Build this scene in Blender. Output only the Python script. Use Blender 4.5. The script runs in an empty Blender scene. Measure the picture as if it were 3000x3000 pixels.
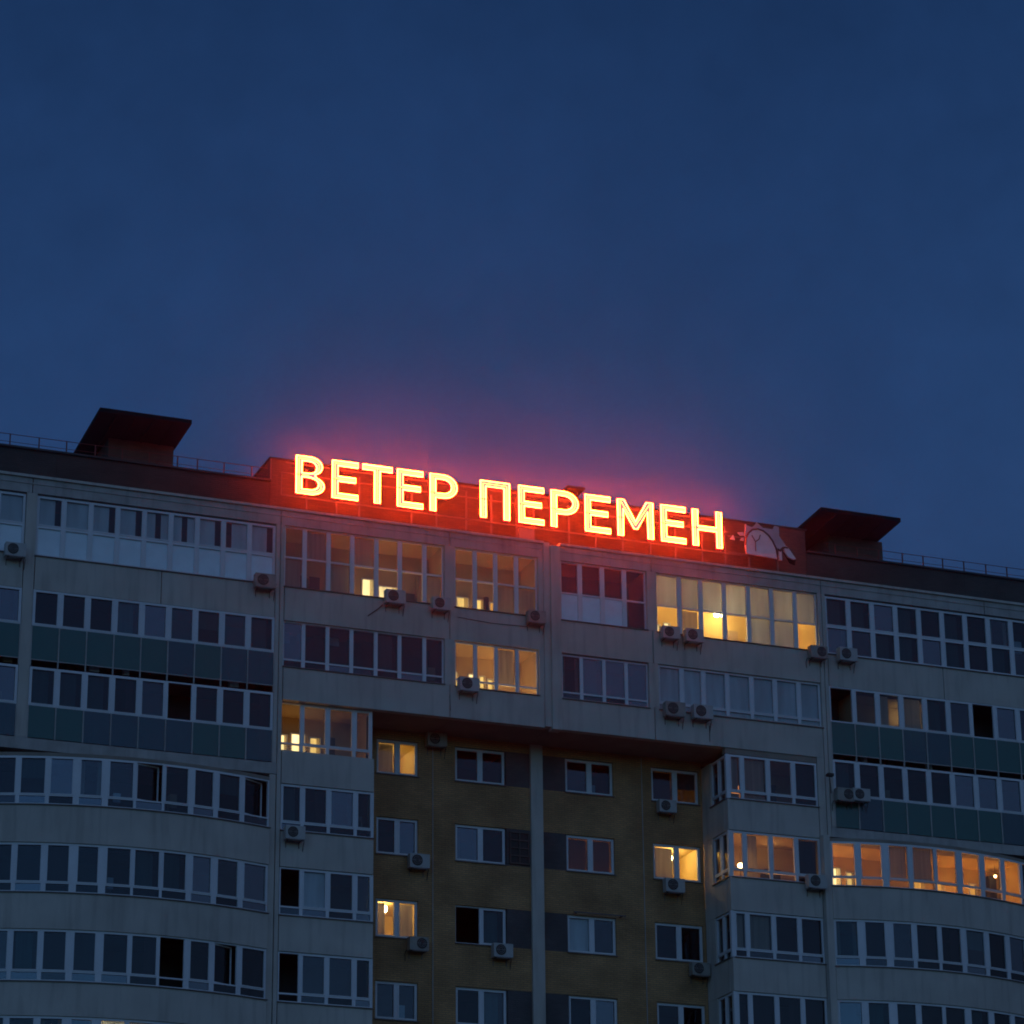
import bpy, math, random
from mathutils import Matrix, Vector
R_ = math.radians
rnd = random.Random(7)
sc = bpy.context.scene
COL = sc.collection

# ------------------------------------------------------------------ camera
RX = Vector((0.94107, 0.0, 0.0))  # filled below
def _norm(v):
    v = Vector(v); v.normalize(); return v
FPX = 9400.0
_v = _norm((-235.0, -24350.0, FPX))
_hx = 25500.0
_hy = (FPX*FPX - 235.0*_hx)/24350.0
_h = _norm((_hx, _hy, FPX))
_y = _v.cross(_h)
rows = (_h, _y, _v)          # world axes in camera space (x right, y down, z forward)
cam_d = bpy.data.cameras.new("camera")
cam = bpy.data.objects.new("camera", cam_d); COL.objects.link(cam)
cam_d.sensor_width = 36.0
cam_d.lens = 36.0*FPX/3000.0
cam_d.clip_start = 0.5; cam_d.clip_end = 8000.0
CAM = Vector((-41.5, -103.0, 1.6))
cam.matrix_world = Matrix((
    (rows[0][0], -rows[0][1], -rows[0][2], CAM.x),
    (rows[1][0], -rows[1][1], -rows[1][2], CAM.y),
    (rows[2][0], -rows[2][1], -rows[2][2], CAM.z),
    (0, 0, 0, 1)))
sc.camera = cam

# ------------------------------------------------------------------ world: dusk sky
AFTERGLOW = (.054, .045, .056)
world = bpy.data.worlds.new("World"); sc.world = world; world.use_nodes = True
nt = world.node_tree; N = nt.nodes; L = nt.links
for n in list(N): N.remove(n)
wo = N.new("ShaderNodeOutputWorld"); bg = N.new("ShaderNodeBackground")
sky = N.new("ShaderNodeTexSky"); sky.sky_type = 'NISHITA'; sky.sun_disc = False
sky.sun_elevation = R_(-3.0); sky.sun_rotation = R_(200.0)
sky.altitude = 150; sky.air_density = 1.0; sky.dust_density = 0.6; sky.ozone_density = 3.0
tc = N.new("ShaderNodeTexCoord")
clo = N.new("ShaderNodeTexNoise"); clo.inputs["Scale"].default_value = 7.0; clo.inputs["Detail"].default_value = 5
mpr = N.new("ShaderNodeMapRange"); mpr.inputs["From Min"].default_value = .3; mpr.inputs["From Max"].default_value = .7
mpr.inputs["To Min"].default_value = .93; mpr.inputs["To Max"].default_value = 1.07
L.new(tc.outputs["Generated"], clo.inputs["Vector"]); L.new(clo.outputs["Fac"], mpr.inputs["Value"])
mul = N.new("ShaderNodeVectorMath"); mul.operation = 'SCALE'
clo2 = N.new("ShaderNodeTexNoise"); clo2.inputs["Scale"].default_value = 38.0; clo2.inputs["Detail"].default_value = 9; clo2.inputs["Roughness"].default_value = .72
mp2 = N.new("ShaderNodeMapRange"); mp2.inputs["From Min"].default_value = .3; mp2.inputs["From Max"].default_value = .7
mp2.inputs["To Min"].default_value = .92; mp2.inputs["To Max"].default_value = 1.08
L.new(tc.outputs["Generated"], clo2.inputs["Vector"]); L.new(clo2.outputs["Fac"], mp2.inputs["Value"])
mcl = N.new("ShaderNodeMath"); mcl.operation = 'MULTIPLY'; L.new(mpr.outputs["Result"], mcl.inputs[0]); L.new(mp2.outputs["Result"], mcl.inputs[1])
L.new(sky.outputs["Color"], mul.inputs[0]); L.new(mcl.outputs[0], mul.inputs["Scale"])
tint = N.new("ShaderNodeVectorMath"); tint.operation = 'MULTIPLY'; tint.inputs[1].default_value = (.82, 2.38, 2.28)
L.new(mul.outputs["Vector"], tint.inputs[0]); # twilight: the zenith side is deeper, the western sky behind the photographer still holds some afterglow
sep = N.new("ShaderNodeSeparateXYZ"); L.new(tc.outputs["Generated"], sep.inputs[0])
el_ = N.new("ShaderNodeMapRange"); el_.inputs["From Min"].default_value = .36; el_.inputs["From Max"].default_value = .56
el_.inputs["To Min"].default_value = 1.10; el_.inputs["To Max"].default_value = .58; L.new(sep.outputs[2], el_.inputs["Value"])
t2 = N.new("ShaderNodeVectorMath"); t2.operation = 'SCALE'; L.new(tint.outputs["Vector"], t2.inputs[0]); L.new(el_.outputs["Result"], t2.inputs["Scale"])
aw = N.new("ShaderNodeMapRange"); aw.interpolation_type = 'SMOOTHSTEP'; aw.inputs["From Min"].default_value = .2; aw.inputs["From Max"].default_value = -.9
aw.inputs["To Min"].default_value = 0.; aw.inputs["To Max"].default_value = 1.; L.new(sep.outputs[1], aw.inputs["Value"])
ag = N.new("ShaderNodeVectorMath"); ag.operation = 'SCALE'; ag.inputs[0].default_value = AFTERGLOW; L.new(aw.outputs["Result"], ag.inputs["Scale"])
ad_ = N.new("ShaderNodeVectorMath"); ad_.operation = 'ADD'; L.new(t2.outputs[0], ad_.inputs[0]); L.new(ag.outputs[0], ad_.inputs[1])
L.new(ad_.outputs["Vector"], bg.inputs["Color"]); bg.inputs["Strength"].default_value = 1.0
L.new(bg.outputs[0], wo.inputs["Surface"])

sc.view_settings.view_transform = 'Standard'; sc.view_settings.look = 'None'
sc.view_settings.exposure = 0.0; sc.view_settings.gamma = 1.0; sc.view_settings.use_curve_mapping = False
sc.cycles.max_bounces = 6; sc.cycles.transparent_max_bounces = 12
sc.cycles.diffuse_bounces = 3; sc.cycles.glossy_bounces = 3
sc.cycles.volume_bounces = 0
sc.cycles.use_light_tree = True
sc.cycles.use_denoising = True
sc.cycles.filter_width = 1.85
sc.cycles.sample_clamp_indirect = 8.0; sc.cycles.sample_clamp_direct = 0.0

# ------------------------------------------------------------------ materials
def nmat(name):
    m = bpy.data.materials.new(name); m.use_nodes = True
    n = m.node_tree.nodes; l = m.node_tree.links
    for x in list(n): n.remove(x)
    out = n.new("ShaderNodeOutputMaterial")
    return m, n, l, out
def pbr(name, col, rough=.8, metal=0., var=.12, scale=1.2, bump=.0, bscale=30., streak=0., spec=.4):
    m, n, l, out = nmat(name)
    b = n.new("ShaderNodeBsdfPrincipled"); l.new(b.outputs[0], out.inputs[0])
    b.inputs["Roughness"].default_value = rough; b.inputs["Metallic"].default_value = metal
    b.inputs["Specular IOR Level"].default_value = spec
    t = n.new("ShaderNodeTexCoord")
    ns = n.new("ShaderNodeTexNoise"); ns.inputs["Scale"].default_value = scale; ns.inputs["Detail"].default_value = 6
    l.new(t.outputs["Object"], ns.inputs["Vector"])
    r = n.new("ShaderNodeMapRange"); r.inputs["From Min"].default_value = .3; r.inputs["From Max"].default_value = .7
    r.inputs["To Min"].default_value = 1-var; r.inputs["To Max"].default_value = 1+var
    l.new(ns.outputs["Fac"], r.inputs["Value"])
    fac = r.outputs["Result"]
    if streak > 0:   # rain streaks: noise stretched along z
        mp = n.new("ShaderNodeMapping"); mp.inputs["Scale"].default_value = (4.0, 4.0, .4)
        l.new(t.outputs["Object"], mp.inputs["Vector"])
        n2 = n.new("ShaderNodeTexNoise"); n2.inputs["Scale"].default_value = 1.0; n2.inputs["Detail"].default_value = 5
        l.new(mp.outputs[0], n2.inputs["Vector"])
        r2 = n.new("ShaderNodeMapRange"); r2.inputs["From Min"].default_value = .5; r2.inputs["From Max"].default_value = .85
        r2.inputs["To Min"].default_value = 1; r2.inputs["To Max"].default_value = 1-streak
        l.new(n2.outputs["Fac"], r2.inputs["Value"])
        mm = n.new("ShaderNodeMath"); mm.operation = 'MULTIPLY'
        l.new(fac, mm.inputs[0]); l.new(r2.outputs["Result"], mm.inputs[1]); fac = mm.outputs[0]
    v = n.new("ShaderNodeVectorMath"); v.operation = 'SCALE'; v.inputs[0].default_value = col
    l.new(fac, v.inputs["Scale"]); l.new(v.outputs["Vector"], b.inputs["Base Color"])
    if bump > 0:
        nb = n.new("ShaderNodeTexNoise"); nb.inputs["Scale"].default_value = bscale; nb.inputs["Detail"].default_value = 4
        l.new(t.outputs["Object"], nb.inputs["Vector"])
        bp = n.new("ShaderNodeBump"); bp.inputs["Strength"].default_value = bump; bp.inputs["Distance"].default_value = .02
        l.new(nb.outputs["Fac"], bp.inputs["Height"]); l.new(bp.outputs[0], b.inputs["Normal"])
    return m
def brick(name, c1, c2, mortar, bump=.5):
    m, n, l, out = nmat(name)
    b = n.new("ShaderNodeBsdfPrincipled"); l.new(b.outputs[0], out.inputs[0])
    b.inputs["Roughness"].default_value = .9
    t = n.new("ShaderNodeTexCoord"); sp = n.new("ShaderNodeSeparateXYZ"); l.new(t.outputs["Object"], sp.inputs[0])
    ad = n.new("ShaderNodeMath"); ad.operation = 'ADD'; l.new(sp.outputs[0], ad.inputs[0]); l.new(sp.outputs[1], ad.inputs[1])
    cb = n.new("ShaderNodeCombineXYZ"); l.new(ad.outputs[0], cb.inputs[0]); l.new(sp.outputs[2], cb.inputs[1])
    bk = n.new("ShaderNodeTexBrick"); l.new(cb.outputs[0], bk.inputs["Vector"])
    bk.inputs["Scale"].default_value = 1.0
    bk.inputs["Brick Width"].default_value = .26; bk.inputs["Row Height"].default_value = .077
    bk.inputs["Mortar Size"].default_value = .011; bk.inputs["Mortar Smooth"].default_value = .2
    bk.inputs["Color1"].default_value = (*c1, 1); bk.inputs["Color2"].default_value = (*c2, 1); bk.inputs["Mortar"].default_value = (*mortar, 1)
    ns = n.new("ShaderNodeTexNoise"); ns.inputs["Scale"].default_value = .8; ns.inputs["Detail"].default_value = 7
    l.new(t.outputs["Object"], ns.inputs["Vector"])
    r = n.new("ShaderNodeMapRange"); r.inputs["From Min"].default_value = .3; r.inputs["From Max"].default_value = .7
    r.inputs["To Min"].default_value = .72; r.inputs["To Max"].default_value = 1.25
    l.new(ns.outputs["Fac"], r.inputs["Value"])
    v = n.new("ShaderNodeVectorMath"); v.operation = 'SCALE'; l.new(bk.outputs["Color"], v.inputs[0]); l.new(r.outputs["Result"], v.inputs["Scale"])
    l.new(v.outputs["Vector"], b.inputs["Base Color"])
    bp = n.new("ShaderNodeBump"); bp.inputs["Strength"].default_value = bump; bp.inputs["Distance"].default_value = .01
    bp.invert = True; l.new(bk.outputs["Fac"], bp.inputs["Height"]); l.new(bp.outputs[0], b.inputs["Normal"])
    return m
def glass(name, tint=(.82, .88, .9), ior=1.55, rough=.015):
    m, n, l, out = nmat(name)
    tr = n.new("ShaderNodeBsdfTransparent"); tr.inputs[0].default_value = (*tint, 1)
    gl = n.new("ShaderNodeBsdfGlossy"); gl.inputs["Roughness"].default_value = rough; gl.inputs["Color"].default_value = (.95, .97, 1, 1)
    fr = n.new("ShaderNodeFresnel"); fr.inputs["IOR"].default_value = ior
    # slight waviness of the panes
    t = n.new("ShaderNodeTexCoord"); ns = n.new("ShaderNodeTexNoise"); ns.inputs["Scale"].default_value = 1.1
    l.new(t.outputs["Object"], ns.inputs["Vector"])
    bp = n.new("ShaderNodeBump"); bp.inputs["Strength"].default_value = .25; bp.inputs["Distance"].default_value = .02
    l.new(ns.outputs["Fac"], bp.inputs["Height"]); l.new(bp.outputs[0], gl.inputs["Normal"])
    ge = n.new("ShaderNodeNewGeometry"); iv = n.new("ShaderNodeMath"); iv.operation = 'SUBTRACT'; iv.inputs[0].default_value = 1; l.new(ge.outputs["Backfacing"], iv.inputs[1])
    ff = n.new("ShaderNodeMath"); ff.operation = 'MULTIPLY'; l.new(fr.outputs[0], ff.inputs[0]); l.new(iv.outputs[0], ff.inputs[1])
    mx = n.new("ShaderNodeMixShader"); l.new(ff.outputs[0], mx.inputs[0]); l.new(tr.outputs[0], mx.inputs[1]); l.new(gl.outputs[0], mx.inputs[2])
    l.new(mx.outputs[0], out.inputs[0]); return m
def cloth(name, col, trans=.5, fold=9.0):
    m, n, l, out = nmat(name)
    t = n.new("ShaderNodeTexCoord"); mp = n.new("ShaderNodeMapping"); mp.inputs["Scale"].default_value = (fold, 1, .4)
    l.new(t.outputs["Object"], mp.inputs[0]); ns = n.new("ShaderNodeTexNoise"); ns.inputs["Scale"].default_value = 1; ns.inputs["Detail"].default_value = 3
    l.new(mp.outputs[0], ns.inputs["Vector"])
    r = n.new("ShaderNodeMapRange"); r.inputs["From Min"].default_value = .3; r.inputs["From Max"].default_value = .7
    r.inputs["To Min"].default_value = .8; r.inputs["To Max"].default_value = 1.1; l.new(ns.outputs["Fac"], r.inputs["Value"])
    v = n.new("ShaderNodeVectorMath"); v.operation = 'SCALE'; v.inputs[0].default_value = col; l.new(r.outputs[0], v.inputs["Scale"])
    d = n.new("ShaderNodeBsdfDiffuse"); tl = n.new("ShaderNodeBsdfTranslucent")
    l.new(v.outputs[0], d.inputs[0]); l.new(v.outputs[0], tl.inputs[0])
    mx = n.new("ShaderNodeMixShader"); mx.inputs[0].default_value = trans
    l.new(d.outputs[0], mx.inputs[1]); l.new(tl.outputs[0], mx.inputs[2]); l.new(mx.outputs[0], out.inputs[0]); return m
def emit(name, col, s, fold=0.):
    m, n, l, out = nmat(name)
    e = n.new("ShaderNodeEmission"); e.inputs[0].default_value = (*col, 1); e.inputs[1].default_value = s
    if fold > 0:
        t = n.new("ShaderNodeTexCoord"); mp = n.new("ShaderNodeMapping"); mp.inputs["Scale"].default_value = (fold, fold, .5)
        l.new(t.outputs["Object"], mp.inputs[0]); ns = n.new("ShaderNodeTexNoise"); ns.inputs["Scale"].default_value = 1; ns.inputs["Detail"].default_value = 4
        l.new(mp.outputs[0], ns.inputs["Vector"])
        r = n.new("ShaderNodeMapRange"); r.inputs["From Min"].default_value = .32; r.inputs["From Max"].default_value = .68
        r.inputs["To Min"].default_value = s*.55; r.inputs["To Max"].default_value = s*1.25; l.new(ns.outputs["Fac"], r.inputs["Value"])
        l.new(r.outputs[0], e.inputs[1])
    l.new(e.outputs[0], out.inputs[0]); return m

M = {}
M['plaster'] = pbr('pale_plaster', (.57, .53, .48), .9, var=.1, scale=.7, bump=.35, bscale=40, streak=.32)
M['plaster2'] = pbr('parapet_concrete', (.46, .44, .42), .9, var=.16, scale=1.5, bump=.3, streak=.35)
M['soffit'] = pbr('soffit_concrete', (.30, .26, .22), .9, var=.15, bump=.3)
M['pvc'] = pbr('white_window_plastic', (.72, .74, .78), .45, var=.05)
M['tin'] = pbr('dark_sill_metal', (.16, .13, .13), .5, metal=.3, var=.2)
M['glass'] = glass('window_glass', (.62, .68, .70), 1.5)
M['glassb'] = glass('coated_window_glass', (.45, .52, .56), 2.1)
M['glassc'] = glass('clear_window_glass', (.7, .76, .78), 1.7)
M['glassl'] = glass('loggia_glass', (.86, .88, .88), 1.5)
M['glassg'] = glass('green_spandrel_glass', (.17, .42, .40), 1.8)
_g = M['glassg'].node_tree; _out = [x for x in _g.nodes if x.type == 'OUTPUT_MATERIAL'][0]; _src = _out.inputs[0].links[0].from_socket
_d = _g.nodes.new("ShaderNodeBsdfDiffuse"); _d.inputs[0].default_value = (.07, .21, .18, 1); _mx = _g.nodes.new("ShaderNodeMixShader"); _mx.inputs[0].default_value = .6
_g.links.new(_src, _mx.inputs[1]); _g.links.new(_d.outputs[0], _mx.inputs[2]); _g.links.new(_mx.outputs[0], _out.inputs[0])
M['glassg2'] = M['glassg'].copy(); [x for x in M['glassg2'].node_tree.nodes if x.type == 'BSDF_DIFFUSE'][0].inputs[0].default_value = (.04, .13, .15, 1)
[x for x in M['glassg2'].node_tree.nodes if x.type == 'MIX_SHADER' and abs(x.inputs[0].default_value-.6) < .01][0].inputs[0].default_value = .35
M['frost'] = pbr('frosted_panel', (.74, .86, .93), .35, var=.06, scale=2, spec=.6)
M['blind'] = cloth('roller_blind', (.84, .92, .97), .25, 3)
M['blindlit'] = cloth('lit_roller_blind', (.74, .80, .86), .5, 3)
M['sheer'] = cloth('sheer_curtain', (.62, .58, .5), .6, 12)
M['red'] = cloth('rust_curtain', (.34, .22, .12), .6, 10)
M['net'] = cloth('net_curtain', (.75, .68, .55), .8, 20)
M['drape'] = cloth('dark_drape', (.13, .08, .085), .45, 10)
M['green'] = cloth('teal_curtain', (.12, .25, .25), .35, 10)
M['inner'] = pbr('loggia_wall', (.48, .36, .22), .85, var=.1, scale=1.5)
M['innerw'] = pbr('room_wall', (.74, .54, .20), .85, var=.08, scale=1.5)
M['innerd'] = pbr('shaded_room', (.055, .055, .06), .9, var=.35, scale=1.3)  # shade of unlit rooms put into a near-black wall colour
M['brickd'] = brick('dark_brown_brick', (.085, .075, .068), (.065, .058, .054), (.06, .056, .055))
M['blockb'] = brick('rooftop_block_brick', (.135, .10, .08), (.10, .078, .065), (.09, .07, .06))
M['bricky'] = brick('yellow_brick', (.52, .29, .125), (.42, .235, .10), (.24, .17, .11))
M['brickg'] = brick('grey_brick', (.10, .095, .10), (.08, .078, .085), (.09, .09, .09))
M['shaft'] = brick('shaft_brick', (.15, .12, .105), (.12, .095, .085), (.12, .11, .1))
M['cap'] = pbr('roof_flashing', (.06, .055, .055), .55, metal=.4, var=.25)
M['hood'] = pbr('rusted_hood_metal', (.007, .0065, .006), .95, metal=.0, var=.35, scale=2.2, spec=.15)
M['rail'] = pbr('red_railing_paint', (.22, .06, .05), .6, var=.15)
M['steel'] = pbr('sign_frame_steel', (.20, .16, .15), .5, metal=.3, var=.15)
M['tray'] = pbr('letter_tray', (.60, .040, .80), .5, var=.05)
M['acw'] = pbr('conditioner_casing', (.44, .44, .43), .5, var=.1, scale=3)
M['acw2'] = pbr('weathered_casing', (.31, .30, .27), .6, var=.2, scale=3, streak=.3)
M['acd'] = pbr('conditioner_grille', (.03, .03, .032), .6, var=.2)
M['emblem'] = pbr('pale_sign_panel', (.80, .80, .82), .5, var=.1, scale=2)
M['emblemb'] = pbr('grey_sign_panel', (.46, .47, .52), .5, var=.1, scale=2)
M['dtube'] = pbr('unlit_tube', (.10, .03, .03), .4, var=.1)
M['neon'] = emit('neon_tube', (1.0, .048, .0046), 215.0)
M['neon2'] = emit('neon_core', (1.0, .05, .0046), 130.0)
M['warm'] = emit('lit_inner_window', (1.0, .62, .17), 1.4, 3.0)
M['warmw'] = emit('lit_pale_window', (1.0, .72, .30), 2.2, 3.0)
M['amber'] = emit('lit_amber_window', (1.0, .44, .08), 1.3, 3.0)
M['bulb'] = emit('lamp_globe', (1.0, .72, .34), 60.0)
M['bulbo'] = emit('amber_lamp_globe', (1.0, .52, .18), 40.0)
M['ground'] = pbr('asphalt', (.05, .05, .05), .9, var=.2, scale=.3)
M['roofm'] = pbr('roof_bitumen', (.04, .04, .04), .9, var=.3)

# ------------------------------------------------------------------ mesh helpers
class Fr:
    """local frame: s along the wall, d into the building, z up"""
    def __init__(s, ox=0., oy=0., dx=1., dy=0.):
        n = math.hypot(dx, dy); s.o = (ox, oy); s.t = (dx/n, dy/n); s.n = (-dy/n, dx/n)
    def __call__(s, a, d, z):
        return (s.o[0]+s.t[0]*a+s.n[0]*d, s.o[1]+s.t[1]*a+s.n[1]*d, z)
W0 = Fr()
class MB:
    def __init__(s): s.v = []; s.f = []
    def box(s, x0, x1, y0, y1, z0, z1, fr=W0):
        b = len(s.v)
        for z in (z0, z1):
            for (x, y) in ((x0, y0), (x1, y0), (x1, y1), (x0, y1)): s.v.append(fr(x, y, z))
        for f in ((0, 3, 2, 1), (4, 5, 6, 7), (0, 1, 5, 4), (1, 2, 6, 5), (2, 3, 7, 6), (3, 0, 4, 7)):
            s.f.append(tuple(b+i for i in f))
        return s
    def quad(s, *pts):
        b = len(s.v); s.v += [tuple(p) for p in pts]; s.f.append(tuple(range(b, b+len(pts)))); return s
    def prism(s, pts, y0, y1, fr=W0):
        """polygon (x,z) extruded from y0 to y1"""
        b = len(s.v); k = len(pts)
        for y in (y0, y1):
            for (x, z) in pts: s.v.append(fr(x, y, z))
        s.f.append(tuple(b+i for i in range(k))); s.f.append(tuple(b+k+i for i in reversed(range(k))))
        for i in range(k):
            j = (i+1) % k; s.f.append((b+j, b+i, b+k+i, b+k+j))
        return s
    def tube(s, pts, r, closed=False, n=6):
        pts = [Vector(p) for p in pts]; k = len(pts); b = len(s.v)
        for i, p in enumerate(pts):
            if closed: a, c = pts[i-1], pts[(i+1) % k]
            else: a, c = pts[max(i-1, 0)], pts[min(i+1, k-1)]
            t = (c-a)
            if t.length < 1e-6: t = Vector((0, 0, 1))
            t.normalize()
            up = Vector((0, 1, 0)) if abs(t.y) < .9 else Vector((1, 0, 0))
            u = t.cross(up).normalized(); w = t.cross(u).normalized()
            sc_ = 1.0
            if 0 < i < k-1 or closed:
                d1 = (p-a).normalized(); d2 = (c-p).normalized()
                cs = max(.5, math.sqrt(max(0., (1+d1.dot(d2))/2))); sc_ = 1/cs
            for j in range(n):
                an = 2*math.pi*j/n
                s.v.append(tuple(p+(u*math.cos(an)*sc_+w*math.sin(an))*r))
        m = k if closed else k-1
        for i in range(m):
            i2 = (i+1) % k
            for j in range(n):
                j2 = (j+1) % n
                s.f.append((b+i*n+j, b+i*n+j2, b+i2*n+j2, b+i2*n+j))
        if not closed:
            s.f.append(tuple(b+j for j in reversed(range(n)))); s.f.append(tuple(b+(k-1)*n+j for j in range(n)))
        return s
    def ball(s, c, r, n=10, m=6):
        b = len(s.v); s.v.append((c[0], c[1], c[2]+r))
        for i in range(1, m):
            t = math.pi*i/m
            for j in range(n):
                a = 2*math.pi*j/n; s.v.append((c[0]+r*math.sin(t)*math.cos(a), c[1]+r*math.sin(t)*math.sin(a), c[2]+r*math.cos(t)))
        s.v.append((c[0], c[1], c[2]-r)); e = len(s.v)-1
        for j in range(n):
            s.f.append((b, b+1+j, b+1+(j+1) % n)); s.f.append((e, b+1+(m-2)*n+(j+1) % n, b+1+(m-2)*n+j))
        for i in range(m-2):
            for j in range(n):
                s.f.append((b+1+i*n+j, b+1+(i+1)*n+j, b+1+(i+1)*n+(j+1) % n, b+1+i*n+(j+1) % n))
        return s
    def build(s, name, mat, parent=None, **kw):
        me = bpy.data.meshes.new(name); me.from_pydata(s.v, [], s.f); me.update()
        me.materials.append(mat)
        o = bpy.data.objects.new(name, me); COL.objects.link(o)
        if parent is not None: o.parent = parent
        for k, v in kw.items(): o[k] = v
        return o
def empty(name, loc=(0, 0, 0), **kw):
    o = bpy.data.objects.new(name, None); COL.objects.link(o); o.location = loc
    for k, v in kw.items(): o[k] = v
    return o
def box(name, mat, parent, *a, fr=W0, **kw):
    return MB().box(*a, fr=fr).build(name, mat, parent, **kw)

# ------------------------------------------------------------------ ground
g = MB().quad((-3000, -3000, 0), (3000, -3000, 0), (3000, 3000, 0), (-3000, 3000, 0)).build('ground', M['ground'])
g['kind'] = 'structure'

# ------------------------------------------------------------------ the apartment building
B = empty('apartment_building', (0, 0, 0), category='building',
          label='pale high-rise apartment block with glazed loggias and a yellow brick recess below a rooftop sign')
BIN = {'pane': 'glass'}

def window(cols, z0, z1, transoms=(), fill=None, setb=.10, mw=.08, sash=.05, mws=None, name='window', trw=.06,
           edge=.05, thick=.09, sill=True, lower_sash=False, sashcells=None, vary=True):
    """cols: list of (frame, s0, s1). fill(i, j) says what is in column i, tier j (0 = lowest)."""
    fm = MB(); zs = [z0]+list(transoms)+[z1]; nz = len(zs)-1; todo = []
    nc = len(cols)
    for i, (fr, a, b) in enumerate(cols):
        ml = edge if i == 0 else (mws[i] if mws else mw)/2
        mr = edge if i == nc-1 else (mws[i+1] if mws else mw)/2
        y0, y1 = setb, setb+thick
        fm.box(a, a+ml, y0, y1, z0, z1, fr); fm.box(b-mr, b, y0, y1, z0, z1, fr)
        for j in range(nz):
            lo = edge if j == 0 else trw/2; hi = edge if j == nz-1 else trw/2
            fm.box(a+ml, b-mr, y0, y1, zs[j], zs[j]+lo, fr); fm.box(a+ml, b-mr, y0, y1, zs[j+1]-hi, zs[j+1], fr)
            xa, xb, za, zb = a+ml, b-mr, zs[j]+lo, zs[j+1]-hi
            k = fill(i, j) if fill else 'glass'
            hs = (zs[j+1]-zs[j]) > .6 or lower_sash
            if sashcells is not None and (i, j) not in sashcells: hs = False
            if k in ('open', 'ajar'): hs = False
            if hs and sash > 0:
                q0 = y0-.018
                fm.box(xa, xa+sash, q0, y1-.01, za, zb, fr); fm.box(xb-sash, xb, q0, y1-.01, za, zb, fr)
                fm.box(xa+sash, xb-sash, q0, y1-.01, za, za+sash, fr); fm.box(xa+sash, xb-sash, q0, y1-.01, zb-sash, zb, fr)
                xa += sash; xb -= sash; za += sash; zb -= sash
            todo.append((fr, i, j, xa, xb, za, zb, k))
    w = fm.build(name, M['pvc'], B)
    for (fr, i, j, xa, xb, za, zb, k) in todo:
        yg = setb+thick*.5
        if k == 'ajar':
            an = R_(16); f2 = Fr(*fr(xa, yg, 0)[:2], fr.t[0]*math.cos(an)-fr.t[1]*math.sin(an), fr.t[1]*math.cos(an)+fr.t[0]*math.sin(an))
            wd = xb-xa-.02; s_ = MB()
            s_.box(0, .05, 0, .05, za, zb, f2); s_.box(wd-.05, wd, 0, .05, za, zb, f2)
            s_.box(.05, wd-.05, 0, .05, za, za+.05, f2); s_.box(.05, wd-.05, 0, .05, zb-.05, zb, f2)
            s_.build('open_sash', M['pvc'], w); MB().box(.05, wd-.05, .02, .03, za+.05, zb-.05, f2).build('pane', M['glass'], w)
            continue
        if k == 'open': continue
        if k == 'frost':
            MB().box(xa, xb, yg, yg+.02, za, zb, fr).build('frosted_panel', M['frost'], w); continue
        gm = 'glass'
        if k == 'glass':
            gm = vr.choices(['glass', 'glassb', 'glassc'], [5, 3, 2])[0]; u_ = vr.random()
            if not vary: gm = 'glassl'
            elif (zb-za) > .7:
                if u_ < .10: k = 'teal'
                elif u_ < .18: k = 'drapehalf'
                elif u_ < .26: k = 'netside'
                elif u_ < .38:
                    hh = vr.uniform(.2, .6); x_ = vr.uniform(.05, .4)
                    MB().box(xa+x_*(xb-xa), xa+(x_+vr.uniform(.2, .5))*(xb-xa), yg+.3, yg+.6, za-.1, za+hh, fr).build('stored_goods', M[vr.choice(['acd', 'inner', 'soffit', 'frost'])], w)
                elif u_ < .46: k = 'halfblind'
        elif k in ('clear', 'sheer', 'sheerhalf', 'blind', 'litblind', 'blindgap', 'blindmid', 'blindright'): gm = 'glassl'
        MB().box(xa, xb, yg, yg+.012, za, zb, fr).build('pane', M[gm], w)
        dz = .05 if 'blind' in k else .14
        def hang(nm, mat, u0=0., u1=1., v0=0., v1=1.):
            MB().box(xa+(xb-xa)*u0, xa+(xb-xa)*u1, yg+dz, yg+dz+.01, za+(zb-za)*v0, za+(zb-za)*v1, fr).build(nm, M[mat], w)
        if k == 'blind': hang('blind', 'blind')
        elif k == 'litblind': hang('blind', 'blindlit')
        elif k == 'blindgap': hang('blind', 'blind', 0, .74)
        elif k == 'blindmid': hang('blind', 'blind', 0, .42); hang('blind', 'blind', .68, 1)
        elif k == 'blindright': hang('blind', 'blind', .3, 1)
        elif k == 'sheer': hang('curtain', 'sheer')
        elif k == 'sheerhalf': hang('curtain', 'sheer', .0, .55)
        elif k == 'drape': hang('curtain', 'drape')
        elif k == 'reddrape': hang('curtain', 'red')
        elif k == 'drapehalf': hang('curtain', 'drape', .55, 1)
        elif k == 'netside': hang('curtain', 'sheer', .0, .22); hang('curtain', 'sheer', .82, 1)
        elif k == 'halfblind': hang('blind', 'green', 0, 1, .45, 1)
        elif k == 'teal': hang('curtain', 'green', .1, .8)
    if sill:
        sm = MB()
        for i, (fr, a, b) in enumerate(cols): sm.box(a-(.03 if i == 0 else 0), b+(.03 if i == nc-1 else 0), -.06, setb, z0-.035, z0-.003, fr)
        sm.build('window_sill', M['tin'], w)
    return w
vr = random.Random(21)
def st(xs, Y=0.):
    f = Fr(0, Y); return [(f, xs[i], xs[i+1]) for i in range(len(xs)-1)]
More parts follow.
